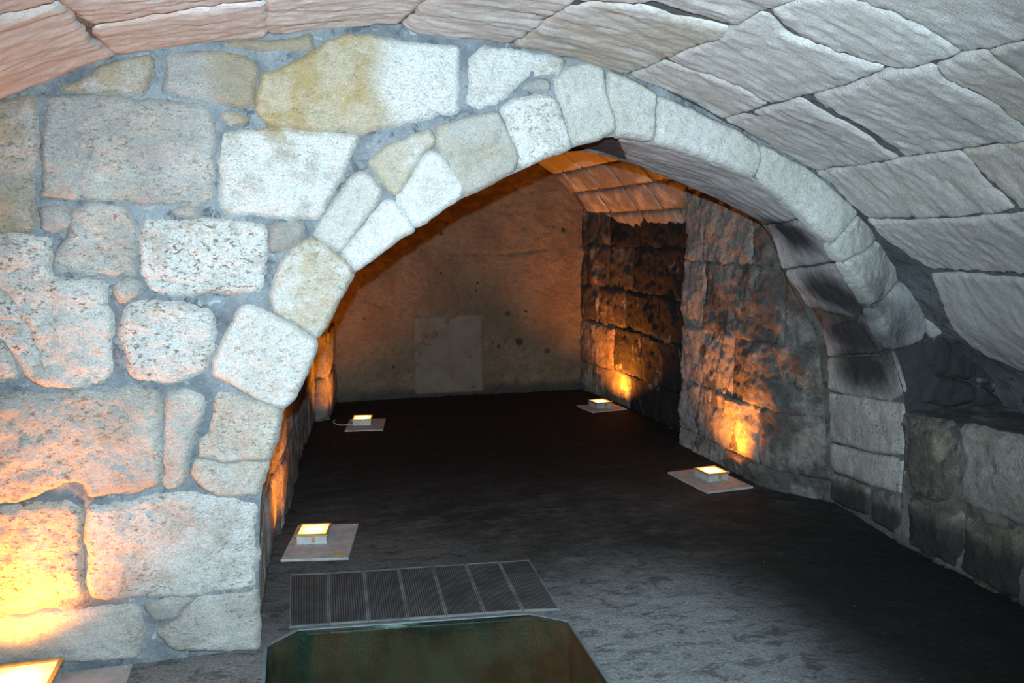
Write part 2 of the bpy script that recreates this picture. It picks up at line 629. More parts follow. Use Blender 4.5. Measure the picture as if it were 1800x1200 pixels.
near_px = [(455, 1158), (455, 1040), (455, 900), (470, 820), (500, 718), (527, 655), (556, 600), (580, 540), (620, 480), (672, 438), (729, 402),
           (817, 346), (905, 304), (1000, 262), (1081, 237), (1154, 249), (1200, 262), (1265, 286), (1330, 315), (1415, 380), (1480, 458),
           (1530, 537), (1565, 615), (1592, 700), (1592, 790)]
near_uv = [S_FRONT.hit(*p) for p in near_px]
near_uv[0] = (near_uv[0][0], 0.0)
near_uv.append((3.05, 0.25))
near_uv.append((3.06, -0.02))
near = np.array([(u, float(yf(np.array(u))), v) for u, v in near_uv])


def on_y(px, py, Y):
    d = ray(px, py)
    t = Y / d.y
    return (d.x * t, Y, H + d.z * t)


far_right = [on_y(*q) for q in [(1000, 264, 3.93), (1100, 285, 3.93), (1200, 322, 3.93), (1290, 364, 3.95), (1350, 402, 3.97), (1380, 480, 4.02),
                                (1425, 545, 4.05), (1450, 600, 4.07), (1455, 690, 4.10), (1459, 780, 4.12)]]
far_right.append((3.15, 4.15, -0.02))
far_left = [(-0.10, 3.95, 0.0), (-0.10, 3.95, 0.5), (-0.02, 3.95, 0.92), (0.11, 3.95, 1.19), (0.25, 3.95, 1.44), (0.49, 3.94, 1.61),
            (0.70, 3.93, 1.74), (1.02, 3.93, 1.89)]
far = np.array(far_left + far_right)
near_c = catmull(near)
far_c = catmull(far)


def by_angle(c, n=241):
    a = np.unwrap(np.arctan2(c[:, 2] - 0.75, c[:, 0] - 1.45))
    if a[0] < a[-1]:
        pass
    t = (a - a[0]) / (a[-1] - a[0])
    t = np.maximum.accumulate(t)
    q = np.linspace(0, 1, n)
    return np.stack([np.interp(q, t, c[:, i]) for i in range(3)], 1)


NA, FA = by_angle(near_c), by_angle(far_c)
arc = np.concatenate([[0], np.cumsum(np.linalg.norm(NA[1:] - NA[:-1], axis=1))])
ALEN = arc[-1]
DEP = 0.8


def f_soffit(U, V):
    n = np.stack([np.interp(U, arc, NA[:, i]) for i in range(3)], 1)
    f = np.stack([np.interp(U, arc, FA[:, i]) for i in range(3)], 1)
    t = (V / DEP)[:, None]
    return n * (1 - t) + f * t


S_SOFF = Surf(f_soffit, (0, ALEN), (0, DEP), (1.4, 3.5, 0.7))

# vault profile
vp_px = [(0, 175), (205, 102), (470, 65), (650, 45), (760, 62), (900, 82), (1100, 133), (1262, 213), (1430, 302), (1520, 390), (1625, 478)]
vp = [on_y(x, y, 3.2) for x, y in vp_px]
vp = [(-2.75, 0, 0.62), (-2.5, 0, 0.98), (-2.1, 0, 1.36), (-1.5, 0, 1.74)] + [(p[0], 0, p[2]) for p in vp] + [(3.14, 0, 1.13), (3.50, 0, 0.86), (3.66, 0, 0.60)]
vc = catmull(vp)
vs_ = np.concatenate([[0], np.cumsum(np.linalg.norm(vc[1:] - vc[:-1], axis=1))])
VL = vs_[-1]
S_VAULT = Surf(lambda U, V: np.stack([np.interp(U, vs_, vc[:, 0]), V, np.interp(U, vs_, vc[:, 2])], 1), (0, VL), (-1.6, 3.62), (0.4, 1.0, 1.0), 0.03, 0.1)

# mortar bed of the arch wall
outline = [(-2.75, -0.02)]
outline += [(q[0], q[2]) for q in near_c[::4]] + [(near_c[-1][0], near_c[-1][2])]
outline += [(3.7, -0.02), (3.7, 0.63)] + [(q[0], q[2] + 0.03) for q in vc[::-6]] + [(-2.76, 0.6)]
wall = piece(S_FRONT, outline, 'wall_arch', M_MORTAR, None, cell=0.022, lift=-0.004, bulge=0, rad=0.01, drop=0.004, amp=(0.008, 0.006, 0.004),
             edge=0, smooth_it=0, skirt=False)
struct(wall)
wl = wall.location.copy()


def adopt(o, par):
    """keep the piece where it was built, under its parent"""
    if o is not None:
        o.parent = par
        o.location = o.location - par.location
    return o


soff = piece(S_SOFF, [(0, 0.005), (ALEN, 0.005), (ALEN, DEP), (0, DEP)], 'soffit_bed', M_DMORTAR, None, cell=0.035, lift=-0.012, bulge=0, rad=0.01, drop=0.0,
             amp=(0.006, 0.004, 0.002), edge=0, smooth_it=0, skirt=False)
adopt(soff, wall)

# stones of the front face: outline in the wall, then look
W = dict
stones = [
    ([(100, 158), (160, 133), (205, 107), (270, 101), (268, 130), (248, 165), (150, 165)], W(ochre=.8, grey=.3, pitted=.8)),
    ([(290, 98), (345, 90), (400, 88), (450, 105), (453, 125), (443, 182), (432, 188), (370, 180), (290, 166), (287, 130)], W(ochre=.15, grey=.5)),
    ([(385, 80), (470, 70), (548, 62), (552, 85), (530, 92), (480, 90), (430, 86)], W(grey=.5)),
    ([(462, 130), (520, 112), (575, 72), (610, 60), (660, 64), (720, 78), (805, 82), (806, 195), (745, 208), (640, 233), (560, 228), (475, 222), (450, 200), (455, 160)], W(ochre=.25, lime=.3)),
    ([(823, 158), (825, 100), (846, 83), (892, 88), (925, 88), (992, 102), (985, 126), (954, 133), (925, 138), (902, 158), (867, 183), (833, 192), (819, 179)], W(lime=.9)),
    ([(80, 168), (150, 168), (240, 175), (340, 177), (368, 190), (379, 225), (376, 350), (350, 362), (250, 358), (140, 352), (72, 347), (74, 250)], W(grey=.55, pitted=.7, ochre=.1)),
    ([(-95, 195), (10, 172), (55, 166), (64, 182), (60, 340), (64, 405), (20, 412), (-95, 412)], W(ochre=.8, grey=.4, pitted=.8)),
    ([(387, 235), (400, 228), (520, 228), (600, 240), (630, 240), (615, 280), (590, 330), (562, 383), (470, 382), (388, 375), (385, 300)], W(lime=.9)),
    ([(384, 201), (398, 196), (441, 207), (430, 216), (410, 222), (395, 215)], W(grey=.2)),
    ([(70, 365), (90, 358), (118, 362), (125, 385), (118, 405), (90, 412), (70, 400)], W(grey=.8)),
    ([(125, 370), (160, 358), (225, 365), (238, 380), (240, 420), (242, 485), (200, 487), (130, 482), (98, 480), (100, 440), (118, 415)], W(grey=.7, pitted=.5)),
    ([(252, 387), (350, 385), (430, 392), (466, 402), (470, 440), (468, 490), (455, 510), (400, 515), (330, 518), (270, 515), (255, 495), (245, 470), (247, 410)], W(lime=.8, pitted=1)),
    ([(298, 369), (325, 362), (352, 370), (350, 381), (310, 380)], W(grey=.6)),
    ([(472, 400), (500, 392), (530, 395), (535, 410), (500, 435), (475, 445)], W(grey=.8, ochre=.3)),
    ([(196, 499), (215, 489), (248, 495), (252, 512), (235, 525), (212, 528), (198, 515)], W(grey=.7)),
    ([(218, 545), (240, 530), (320, 535), (366, 545), (375, 560), (373, 620), (362, 650), (340, 665), (300, 672), (240, 665), (225, 655), (222, 620), (208, 580)], W(lime=.7, pitted=1)),
    ([(-95, 420), (40, 412), (85, 420), (92, 450), (94, 488), (170, 488), (188, 500), (195, 560), (198, 650), (180, 675), (130, 684), (80, 678), (42, 655), (22, 625), (5, 600), (-95, 580)], W(pitted=.8, lime=.5)),
    ([(-95, 600), (0, 603), (18, 630), (36, 660), (25, 668), (-95, 684)], W(pitted=.8)),
    ([(-95, 702), (10, 697), (60, 690), (200, 690), (240, 680), (275, 690), (282, 740), (284, 850), (240, 870), (160, 873), (145, 848), (110, 848), (60, 874), (0, 885), (-95, 888)], W(ochre=.1, grey=.35, pitted=.8)),
    ([(292, 692), (320, 685), (355, 695), (358, 720), (345, 760), (332, 800), (325, 845), (300, 862), (288, 855), (286, 780)], W(grey=.5, ochre=.1)),
    ([(380, 690), (400, 690), (494, 722), (488, 765), (474, 805), (400, 812), (345, 800), (352, 770), (365, 760)], W(ochre=.25, pitted=.5)),
    ([(343, 806), (400, 818), (472, 811), (462, 845), (453, 872), (385, 872), (354, 857), (338, 836)], W(ochre=.25, pitted=.4)),
    ([(-95, 902), (0, 887), (130, 882), (140, 900), (145, 960), (150, 1045), (100, 1055), (0, 1078), (-95, 1092)], W(ochre=.3, pitted=1)),
    ([(155, 892), (200, 885), (280, 872), (300, 868), (370, 872), (450, 880), (450, 960), (448, 1030), (330, 1045), (235, 1052), (162, 1050), (154, 990), (149, 920)], W(lime=.6, pitted=.5)),
    ([(-95, 1105), (0, 1084), (120, 1068), (230, 1062), (248, 1075), (255, 1120), (245, 1150), (150, 1160), (0, 1166), (-95, 1175)], W(lime=.2)),
    ([(255, 1062), (320, 1049), (348, 1050), (310, 1083), (270, 1095)], W(grey=.8, ochre=.2)),
    ([(335, 1064), (360, 1047), (451, 1038), (453, 1085), (452, 1140), (380, 1145), (310, 1142), (290, 1130), (272, 1110), (310, 1090)], W(grey=.2, pitted=.5)),
    ([(916, 156), (928, 142), (950, 138), (968, 143), (972, 156), (962, 164), (940, 162)], W(grey=.9)),
    # dark rubble beside the right springing
    ([(1630, 548), (1650, 538), (1668, 560), (1664, 580), (1640, 592), (1628, 575)], W(grey=.8, soot=.5)),
    ([(1628, 598), (1660, 590), (1690, 605), (1720, 640), (1700, 665), (1650, 655), (1630, 630)], W(soot=1.4, grey=.6)),
    ([(1700, 618), (1745, 636), (1790, 650), (1800, 680), (1760, 695), (1722, 668)], W(soot=1.4, grey=.6)),
    ([(1640, 662), (1700, 672), (1712, 700), (1670, 712), (1620, 705)], W(soot=1.4, grey=.6)),
    ([(1720, 680), (1760, 702), (1850, 700), (1850, 728), (1760, 725), (1715, 708)], W(soot=1.4, grey=.6)),
]
cr = {5: [([(165, 240), (150, 285), (138, 310), (142, 350)], 0.006, 0.014)],
      16: [([(-10, 500), (30, 540), (60, 600), (75, 650)], 0.008, 0.014), ([(100, 440), (85, 520), (95, 600)], 0.01, 0.008), ([(0, 560), (40, 570)], 0.006, 0.01)],
      4: [([(822, 150), (860, 130), (885, 100), (890, 88)], 0.005, 0.007), ([(925, 95), (905, 125), (870, 130)], 0.005, 0.006)],
      11: [([(250, 490), (330, 505), (465, 480)], 0.010, 0.015)]}
for i, (px, pr) in enumerate(stones):
    ck = [(S_FRONT.poly(c[0]), c[1], c[2]) for c in cr.get(i, [])]
    big = i in (3, 5, 16, 18, 22, 23)
    o = piece(S_FRONT, S_FRONT.poly(px), 'stone', M_WALL, None, cell=0.0125, lift=0.014 if i < 28 else 0.03, bulge=0.010 if big else 0.007,
              rad=0.026, drop=0.026, amp=(0.011, 0.007, 0.004), edge=0.010, cracks=ck, props=pr, depth=0.03, grow=0.011)
    adopt(o, wall)

vous = [
    ([(435, 535), (455, 545), (520, 575), (556, 601), (545, 640), (515, 700), (500, 716), (440, 695), (375, 655), (380, 630), (405, 575), (425, 540)], W(lime=.6, pitted=.7)),
    ([(545, 420), (575, 435), (612, 463), (621, 482), (600, 520), (578, 560), (560, 593), (520, 570), (480, 545), (475, 520), (488, 475), (500, 450), (520, 433)], W(ochre=.6, pitted=.7)),
    ([(640, 302), (672, 333), (668, 350), (640, 388), (600, 438), (590, 441), (553, 413), (560, 398), (590, 352), (623, 308)], W(lime=.3, grey=.1)),
    ([(688, 352), (702, 367), (727, 403), (690, 427), (660, 450), (630, 472), (624, 472), (602, 447), (642, 395), (676, 352)], W(lime=1.0)),
    ([(648, 286), (680, 256), (758, 231), (766, 248), (745, 264), (722, 305), (694, 342), (668, 316)], W(ochre=.45)),
    ([(747, 270), (762, 266), (780, 280), (814, 327), (806, 346), (737, 394), (728, 397), (696, 350), (725, 309)], W(lime=1.0)),
    ([(768, 233), (771, 222), (833, 204), (873, 200), (884, 217), (906, 262), (908, 285), (902, 298), (860, 322), (819, 342), (808, 329), (789, 287), (772, 258)], W(ochre=.35, grey=.35)),
    ([(879, 194), (900, 176), (946, 167), (973, 174), (986, 198), (998, 233), (1003, 256), (996, 261), (950, 280), (917, 292), (911, 285), (900, 242), (887, 208)], W(lime=1.0, pitted=.9)),
    ([(974, 138), (1000, 121), (1037, 114), (1058, 122), (1065, 165), (1074, 200), (1081, 228), (1058, 240), (1008, 252), (1000, 228), (990, 190), (976, 158)], W(grey=.15, lime=.2)),
    ([(1068, 126), (1096, 137), (1153, 167), (1150, 192), (1148, 245), (1087, 235), (1080, 200), (1070, 165)], W(grey=.15, ochre=.1)),
    ([(1159, 171), (1215, 193), (1262, 216), (1330, 250), (1334, 285), (1326, 311), (1265, 284), (1200, 260), (1155, 247)], W(grey=.15)),
    ([(1339, 256), (1385, 280), (1428, 305), (1502, 374), (1460, 425), (1452, 420), (1415, 378), (1352, 330), (1332, 313)], W(grey=.2)),
    ([(1506, 379), (1537, 415), (1530, 428), (1484, 456), (1479, 455), (1463, 432)], W(grey=.35)),
    ([(1538, 420), (1570, 463), (1574, 495), (1545, 528), (1530, 532), (1486, 462), (1534, 430)], W(grey=.3)),
    ([(1548, 532), (1578, 500), (1598, 490), (1615, 530), (1628, 570), (1615, 600), (1570, 612), (1552, 585), (1536, 545)], W(grey=.8, soot=.3)),
]
for i, (px, pr) in enumerate(vous):
    ck = []
    if i == 8:
        ck = [(S_FRONT.poly([(985, 125), (1005, 190), (1015, 250)]), 0.005, 0.006)]
    if i == 6:
        ck = [(S_FRONT.poly([(775, 285), (830, 275), (870, 262), (880, 240)]), 0.022, 0.018)]
    o = piece(S_FRONT, S_FRONT.poly(px), 'voussoir', M_VOUS, None, cell=0.0115, lift=0.022, bulge=0.006, rad=0.02, drop=0.024,
              amp=(0.007, 0.006, 0.0035), edge=0.0065, cracks=ck, props=pr, depth=0.05, grow=0.010)
    adopt(o, wall)

# stones on the underside of the arch and on its right jamb
soffs = [
    ([(1012, 264), (1084, 244), (1152, 252), (1200, 264), (1265, 288), (1330, 317), (1414, 382), (1352, 399), (1290, 365), (1200, 321), (1110, 285), (1030, 268)], W(grey=.15), .01),
    ([(1354, 402), (1416, 387), (1476, 458), (1430, 466), (1382, 474), (1370, 440)], W(grey=.4, soot=.15), .012),
    ([(1385, 480), (1435, 472), (1480, 466), (1528, 540), (1500, 560), (1440, 572), (1422, 540)], W(grey=.5, soot=.2), .014),
    ([(1447, 580), (1500, 567), (1533, 546), (1562, 612), (1540, 622), (1475, 632), (1456, 618)], W(grey=.5, soot=.2), .014),
    ([(1458, 640), (1475, 638), (1540, 628), (1566, 620), (1588, 690), (1560, 704), (1500, 696), (1458, 686)], W(grey=.4, soot=.1), .016),
    ([(1462, 695), (1520, 702), (1588, 712), (1590, 800), (1520, 792), (1464, 776)], W(grey=.3, pitted=.7), .016),
    ([(1463, 783), (1520, 798), (1588, 808), (1586, 868), (1520, 850), (1463, 828)], W(grey=.3, pitted=.6), .016),
    ([(1464, 836), (1525, 858), (1522, 905), (1464, 882)], W(ochre=.6, soot=.6), .014),
    ([(1532, 862), (1584, 876), (1584, 945), (1530, 912)], W(soot=.8, grey=.3), .014),
]
for i, (px, pr, rr) in enumerate(soffs):
    pl = [(a, DEP if b > DEP * 0.80 else b) for a, b in S_SOFF.poly(px)]
    o = piece(S_SOFF, pl, 'stone', M_SOFFIT if i < 4 else M_WALL, None, cell=0.016, lift=0.004, bulge=0.006, rad=0.02, drop=0.014,
              amp=(0.006, 0.004, rr * 0.15), edge=0.004, props=pr, depth=0.02, grow=0.006)
    adopt(o, wall)
# plain voussoir undersides on the left half
u = 0.04
while u < ALEN * 0.42:
    L = rnd.uniform(0.24, 0.36)
    for a, b in ((0.03, 0.40), (0.42, 0.78)):
        j = rnd.uniform(-.01, .01)
        o = piece(S_SOFF, [(u, a), (u + L, a), (u + L, b + j), (u, b + j)], 'stone', M_WALL, None, cell=0.03, lift=0.0, bulge=0.004, rad=0.02,
                  drop=0.012, amp=(0.004, 0.003, 0.001), edge=0.004, depth=0.02, props=W(grey=.4, pitted=.5))
        adopt(o, wall)
    u += L + 0.015

# the face goes on to the left of the frame
for z0, z1, ua in [(0.0, 0.27, -2.72), (0.28, 0.62, -2.72), (0.63, 0.98, -2.42), (0.99, 1.34, -2.05), (1.35, 1.68, -1.60)]:
    u = ua
    lim = min(S_FRONT.hit(-95, y_)[0] for y_ in (300, 800)) - 0.02
    while u < lim - 0.08:
        e = min(u + rnd.uniform(.4, .65), lim)
        if lim - e < .15:
            e = lim
        adopt(piece(S_FRONT, [(u + .015, z0 + .015), (e - .015, z0 + .015), (e - .015, z1 - .015), (u + .015, z1 - .015)], 'stone', M_WALL, None, cell=0.03, lift=0.014,
                    bulge=0.008, rad=0.03, drop=0.024, amp=(0.010, 0.006, 0.003), edge=0.009, depth=0.03, props=W(grey=.3, pitted=.7)), wall)
        u = e

# rear face of the arch wall
S_REAR = Surf(lambda U, V: np.stack([U, 3.93 + 0.22 * sstep(U, 2.3, 3.1), V], 1), (-3, 4.5), (-0.3, 3.2), (1.5, 8, 1), 0.3, 0.3)
ro = [(-1.2, -0.02)] + [(q[0], q[2]) for q in far_c[::5]] + [(far_c[-1][0], far_c[-1][2]), (3.9, -0.02), (3.9, 3.0), (-1.2, 3.0)]
rear = piece(S_REAR, ro, 'rear_face', M_DMORTAR, None, cell=0.06, lift=0, bulge=0, drop=0, amp=(0.01, 0.006, 0.002), edge=0, smooth_it=0, skirt=False)
adopt(rear, wall)

# ================================================================== THE FRONT VAULT
ceil = piece(S_VAULT, [(0, -1.6), (VL, -1.6), (VL, 3.6), (0, 3.6)], 'ceiling', M_VMORTAR, None, cell=0.045, lift=-0.016, bulge=0, drop=0,
             amp=(0.008, 0.005, 0.002), edge=0, smooth_it=0, skirt=False)
struct(ceil)
vst = [
    ([(-150, 66), (0, 38), (60, 24), (105, 14), (133, 42), (160, 78), (203, 101), (100, 152), (0, 182), (-150, 250)], W()),
    ([(-150, 52), (0, 30), (98, 6), (80, -95), (-150, -95)], W()),
    ([(168, 56), (250, 38), (345, 23), (410, 17), (465, 10), (467, 64), (380, 90), (290, 98), (212, 101), (186, 78)], W()),
    ([(112, 4), (165, 48), (345, 15), (463, 3), (465, -95), (96, -95)], W()),
    ([(477, -95), (474, 62), (560, 62), (640, 44), (696, 45), (713, 30), (746, 0), (800, -90)], W()),
    ([(812, -90), (757, 0), (727, 32), (710, 48), (745, 64), (850, 82), (893, 79), (940, 50), (996, 12), (1050, -30), (1090, -90)], W()),
    ([(1003, 16), (1060, 12), (1110, 14), (1150, 24), (1180, 36), (1240, 48), (1278, 58), (1270, 68), (1215, 86), (1165, 105), (1104, 132), (1060, 124), (980, 100), (905, 82), (950, 52)], W(ochre=.35)),
    ([(1075, -60), (1095, -90), (1500, -90), (1450, -20), (1418, -2), (1340, 18), (1290, 48), (1225, 30), (1155, 4), (1100, 6), (1017, 4)], W()),
    ([(1108, 137), (1165, 112), (1200, 128), (1255, 141), (1300, 159), (1345, 186), (1272, 209), (1185, 164), (1130, 147)], W()),
    ([(1172, 107), (1248, 80), (1288, 57), (1325, 31), (1345, 29), (1372, 58), (1400, 74), (1450, 90), (1500, 112), (1546, 125), (1480, 153), (1415, 169), (1356, 184), (1305, 156), (1258, 137), (1205, 123)], W(lime=.3)),
    ([(1356, 20), (1425, 1), (1497, 2), (1530, 14), (1575, 36), (1620, 58), (1650, 76), (1680, 96), (1640, 112), (1590, 122), (1555, 118), (1500, 103), (1450, 82), (1402, 66), (1380, 50)], W(lime=.2)),
    ([(1435, -5), (1500, -60), (1560, -95), (2000, -95), (2000, 30), (1800, 72), (1735, 87), (1694, 94), (1655, 65), (1618, 46), (1575, 26), (1508, -2)], W(grey=.2)),
    ([(1275, 213), (1355, 193), (1406, 181), (1440, 202), (1488, 226), (1533, 252), (1573, 281), (1500, 292), (1432, 300), (1385, 275), (1325, 240)], W()),
    ([(1430, 174), (1480, 162), (1560, 134), (1636, 121), (1650, 143), (1700, 168), (1738, 188), (1773, 215), (1798, 238), (1812, 248), (1690, 263), (1592, 277), (1545, 243), (1500, 213), (1448, 190)], W()),
    ([(1649, 118), (1690, 105), (1728, 96), (1745, 111), (1770, 126), (1800, 143), (2000, 240), (1830, 246), (1802, 226), (1745, 183), (1700, 158), (1660, 138)], W(ochre=.2)),
    ([(1740, 92), (1800, 80), (2000, 40), (2000, 225), (1900, 180), (1800, 136), (1762, 115)], W(grey=.4, ochre=.2)),
    ([(1436, 306), (1580, 286), (1684, 272), (1722, 313), (1755, 346), (1780, 370), (1700, 380), (1620, 384), (1522, 384), (1480, 345)], W(ochre=.1)),
    ([(1693, 271), (1800, 258), (2000, 232), (2000, 350), (1796, 370), (1762, 338), (1729, 306)], W(ochre=.35)),
    ([(1525, 391), (1620, 392), (1700, 391), (1800, 381), (2000, 362), (2000, 505), (1800, 482), (1720, 477), (1635, 473), (1598, 452), (1560, 425)], W()),
    ([(1638, 486), (1720, 489), (1800, 496), (2000, 520), (2000, 735), (1800, 656), (1740, 630), (1705, 608), (1672, 575), (1652, 530)], W(grey=.3)),
]
traced = []
for i, (px, pr) in enumerate(vst):
    traced.append(np.array(S_VAULT.poly(px)))
    o = piece(S_VAULT, S_VAULT.poly(px), 'stone', M_VAULT, None, cell=0.016, lift=-0.002, bulge=0.003, rad=0.016, drop=0.010, amp=(0.007, 0.005, 0.003),
              stretch=(0.7, 2.2, 1), edge=0.007, props=pr, depth=0.03, grow=0.012)
    adopt(o, ceil)

# the courses go on overhead and beyond the frame
uu = 0.0
while uu < VL - 0.05:
    wd = min(rnd.uniform(0.30, 0.40), VL - uu)
    if VL - uu - wd < 0.15:
        wd = VL - uu
    ss = np.linspace(uu + 0.01, uu + wd - 0.01, 9)
    lim = 3.55
    v = 3.5
    while v > -1.55:
        q = np.stack([ss, np.full(9, v)], 1)
        if any(in_poly(q, t).any() for t in traced):
            lim = v - 0.03
        v -= 0.02
    y = lim
    while y > -1.55:
        L = min(rnd.uniform(0.5, 0.85), y + 1.6)
        if L > 0.12:
            o = piece(S_VAULT, [(uu + .008, y - L + .008), (uu + wd - .008, y - L + .008), (uu + wd - .008, y - .008), (uu + .008, y - .008)], 'stone', M_VAULT, None,
                      cell=0.035, lift=-0.002, bulge=0.003, rad=0.03, drop=0.012, amp=(0.007, 0.004, 0.002), stretch=(0.7, 2.2, 1), edge=0.007, depth=0.03, smooth_it=1,
                      props=W(grey=.2))
            adopt(o, ceil)
        y -= L
    uu += wd

# ================================================================== THE INNER CHAMBER
iv = [(-0.15, 0, 1.30), (0.05, 0, 1.62), (0.35, 0, 1.98), (0.8, 0, 2.32), (1.35, 0, 2.52), (1.85, 0, 2.52), (2.25, 0, 2.40), (2.55, 0, 2.25), (2.78, 0, 2.06), (2.97, 0, 1.83), (3.12, 0, 1.60)]
ic = catmull(iv)
is_ = np.concatenate([[0], np.cumsum(np.linalg.norm(ic[1:] - ic[:-1], axis=1))])
IL = is_[-1]
S_IV = Surf(lambda U, V: np.stack([np.interp(U, is_, ic[:, 0]), V, np.interp(U, is_, ic[:, 2])], 1), (0, IL), (3.9, 8.1), (1.5, 6, 0.8), 0.03, 0.15)
c2 = piece(S_IV, [(0, 3.9), (IL, 3.9), (IL, 8.1), (0, 8.1)], 'ceiling', M_DMORTAR, None, cell=0.05, lift=-0.014, bulge=0, drop=0,
           amp=(0.006, 0.004, 0.002), edge=0, smooth_it=0, skirt=False)
struct(c2)
uu = 0.1
crs = 0
widths = [0.34, 0.36, 0.33, 0.35, 0.36, 0.34, 0.33, 0.30, 0.30, 0.28, 0.26, 0.26, .26, .26, .26]
for wd in widths:
    if uu + wd > IL:
        wd = IL - uu
    if wd < 0.1:
        break
    y = 3.95 - (0.3 if crs % 2 else 0)
    while y < 8.05:
        L = rnd.uniform(0.48, 0.72)
        a, b = max(y, 3.95), min(y + L, 8.05)
        if b - a > 0.12:
            jj = [rnd.uniform(-.008, .008) for _ in range(4)]
            o = piece(S_IV, [(uu + .006, a + .008 + jj[0]), (uu + wd - .006, a + .008 + jj[1]), (uu + wd - .006, b - .008 + jj[2]), (uu + .006, b - .008 + jj[3])],
                      'stone', M_VAULT, None, cell=0.04, lift=0.0, bulge=0.004, rad=0.04, drop=0.012, amp=(0.004, 0.002, 0.001), edge=0.004, depth=0.02,
                      smooth_it=1, props=W(grey=.15, soot=.55 if uu > IL - 0.75 else .1, ochre=.2))
            adopt(o, c2)
        y += L
    uu += wd
    crs += 1


def plan_surf(pts, h, toward):
    """upright wall following a line on the floor plan"""
    p = np.array([(a, b, 0) for a, b in pts], float)
    s = np.concatenate([[0], np.cumsum(np.linalg.norm(p[1:] - p[:-1], axis=1))])
    # the u coordinate is stretched finely so that corners stay sharp
    S = Surf(lambda U, V: np.stack([np.interp(U, s, p[:, 0]), np.interp(U, s, p[:, 1]), V], 1), (0, s[-1]), (-0.05, h), toward, 0.05, 0.1)
    return S, s


def coursed(S, u0, u1, zs, wall_o, mat, lens, props, cell=0.025, jit=0.02, gap=0.007, **kw):
    for r in range(len(zs) - 1):
        u = u0
        first = True
        while u < u1 - 0.02:
            L = rnd.uniform(*lens) * (0.6 if first and r % 2 else 1)
            first = False
            e = min(u + L, u1)
            if u1 - e < 0.12:
                e = u1
            j = [rnd.uniform(-jit, jit) for _ in range(4)]
            z0, z1 = zs[r], zs[r + 1]
            m = (u + e) / 2
            pr = props(u, r) if callable(props) else props
            o = piece(S, [(u + gap, z0 + gap), (m, z0 + gap + j[0] * .5), (e - gap, z0 + gap), (e - gap + j[1] * .3, (z0 + z1) / 2), (e - gap, z1 - gap),
                          (m, z1 - gap + j[2] * .5), (u + gap, z1 - gap), (u + gap + j[3] * .3, (z0 + z1) / 2)], 'stone', mat, None, cell=cell, props=pr, smooth_it=2, **kw)
            adopt(o, wall_o)
            u = e


# right wall: near pier then the slightly deeper far part
S_R1, s1 = plan_surf([(3.16, 4.12), (2.96, 4.42), (2.92, 4.60), (2.915, 5.66)], 2.3, (1.5, 5, 1))
w1 = piece(S_R1, [(0, -0.02), (s1[-1], -0.02), (s1[-1], 2.2), (0, 2.2)], 'wall_right', M_DMORTAR, None, cell=0.035, lift=-0.01, bulge=0, drop=0,
           amp=(0.014, 0.008, 0.004), edge=0, smooth_it=0, skirt=True, depth=0.5)
struct(w1)
coursed(S_R1, 0.0, s1[-1] + 0.0, [-0.01, 0.13, 0.50, 0.92, 1.40, 2.0], w1, M_SOOTY, (0.6, 0.95),
        lambda u, r: W(soot=.7 if u < 0.45 else .10, grey=.65, lime=.15, ochre=.25, pitted=.6), cell=0.016, gap=0.0, lift=0.012, bulge=0.002, rad=0.016, drop=0.009,
        amp=(0.030, 0.014, 0.008), edge=0.012, depth=0.05)

S_R2, s2 = plan_surf([(3.07, 5.60), (3.075, 7.02), (2.965, 8.02)], 2.2, (1.5, 6.5, 1))
w2 = piece(S_R2, [(0, -0.02), (s2[-1], -0.02), (s2[-1], 2.1), (0, 2.1)], 'wall_right', M_DMORTAR, None, cell=0.05, lift=-0.012, bulge=0, drop=0,
           amp=(0.01, 0.006, 0.003), edge=0, smooth_it=0, skirt=False)
struct(w2)
coursed(S_R2, 0.0, s2[-1], [-0.01, 0.30, 0.72, 1.08, 1.48, 1.90], w2, M_SOOTY, (0.45, 0.8),
        lambda u, r: W(soot=1.25 if u < 1.25 else (.55 if r < 2 else .85), pitted=.6, ochre=.3), cell=0.026, gap=0.001, jit=0.04, lift=0.005, bulge=0.004, rad=0.03, drop=0.010,
        amp=(0.022, 0.012, 0.006), edge=0.009, depth=0.04)

# left wall
S_L, sl = plan_surf([(-0.10, 3.93), (-0.075, 4.47), (-0.035, 4.50), (0.03, 5.15), (0.09, 5.95), (0.22, 6.95), (0.24, 7.18), (0.375, 7.22), (0.48, 8.02)], 2.2, (1.5, 6, 1))
w3 = piece(S_L, [(0, -0.02), (sl[-1], -0.02), (sl[-1], 1.62), (0, 1.62)], 'wall_left', M_DMORTAR, None, cell=0.04, lift=-0.008, bulge=0, drop=0,
           amp=(0.008, 0.006, 0.003), edge=0, smooth_it=0, skirt=False)
struct(w3)
for k in range(len(sl) - 1):
    if sl[k + 1] - sl[k] < 0.1:
        continue
    coursed(S_L, sl[k] + 0.003, sl[k + 1] - 0.003, [-0.01, 0.38, 0.78, 1.15, 1.55], w3, M_SOOTY, (0.4, 0.7), W(soot=.5, grey=.6, pitted=.5), cell=0.03, gap=0.006,
            lift=0.004, bulge=0.008, rad=0.03, drop=0.016, amp=(0.012, 0.008, 0.004), edge=0.006, depth=0.03)

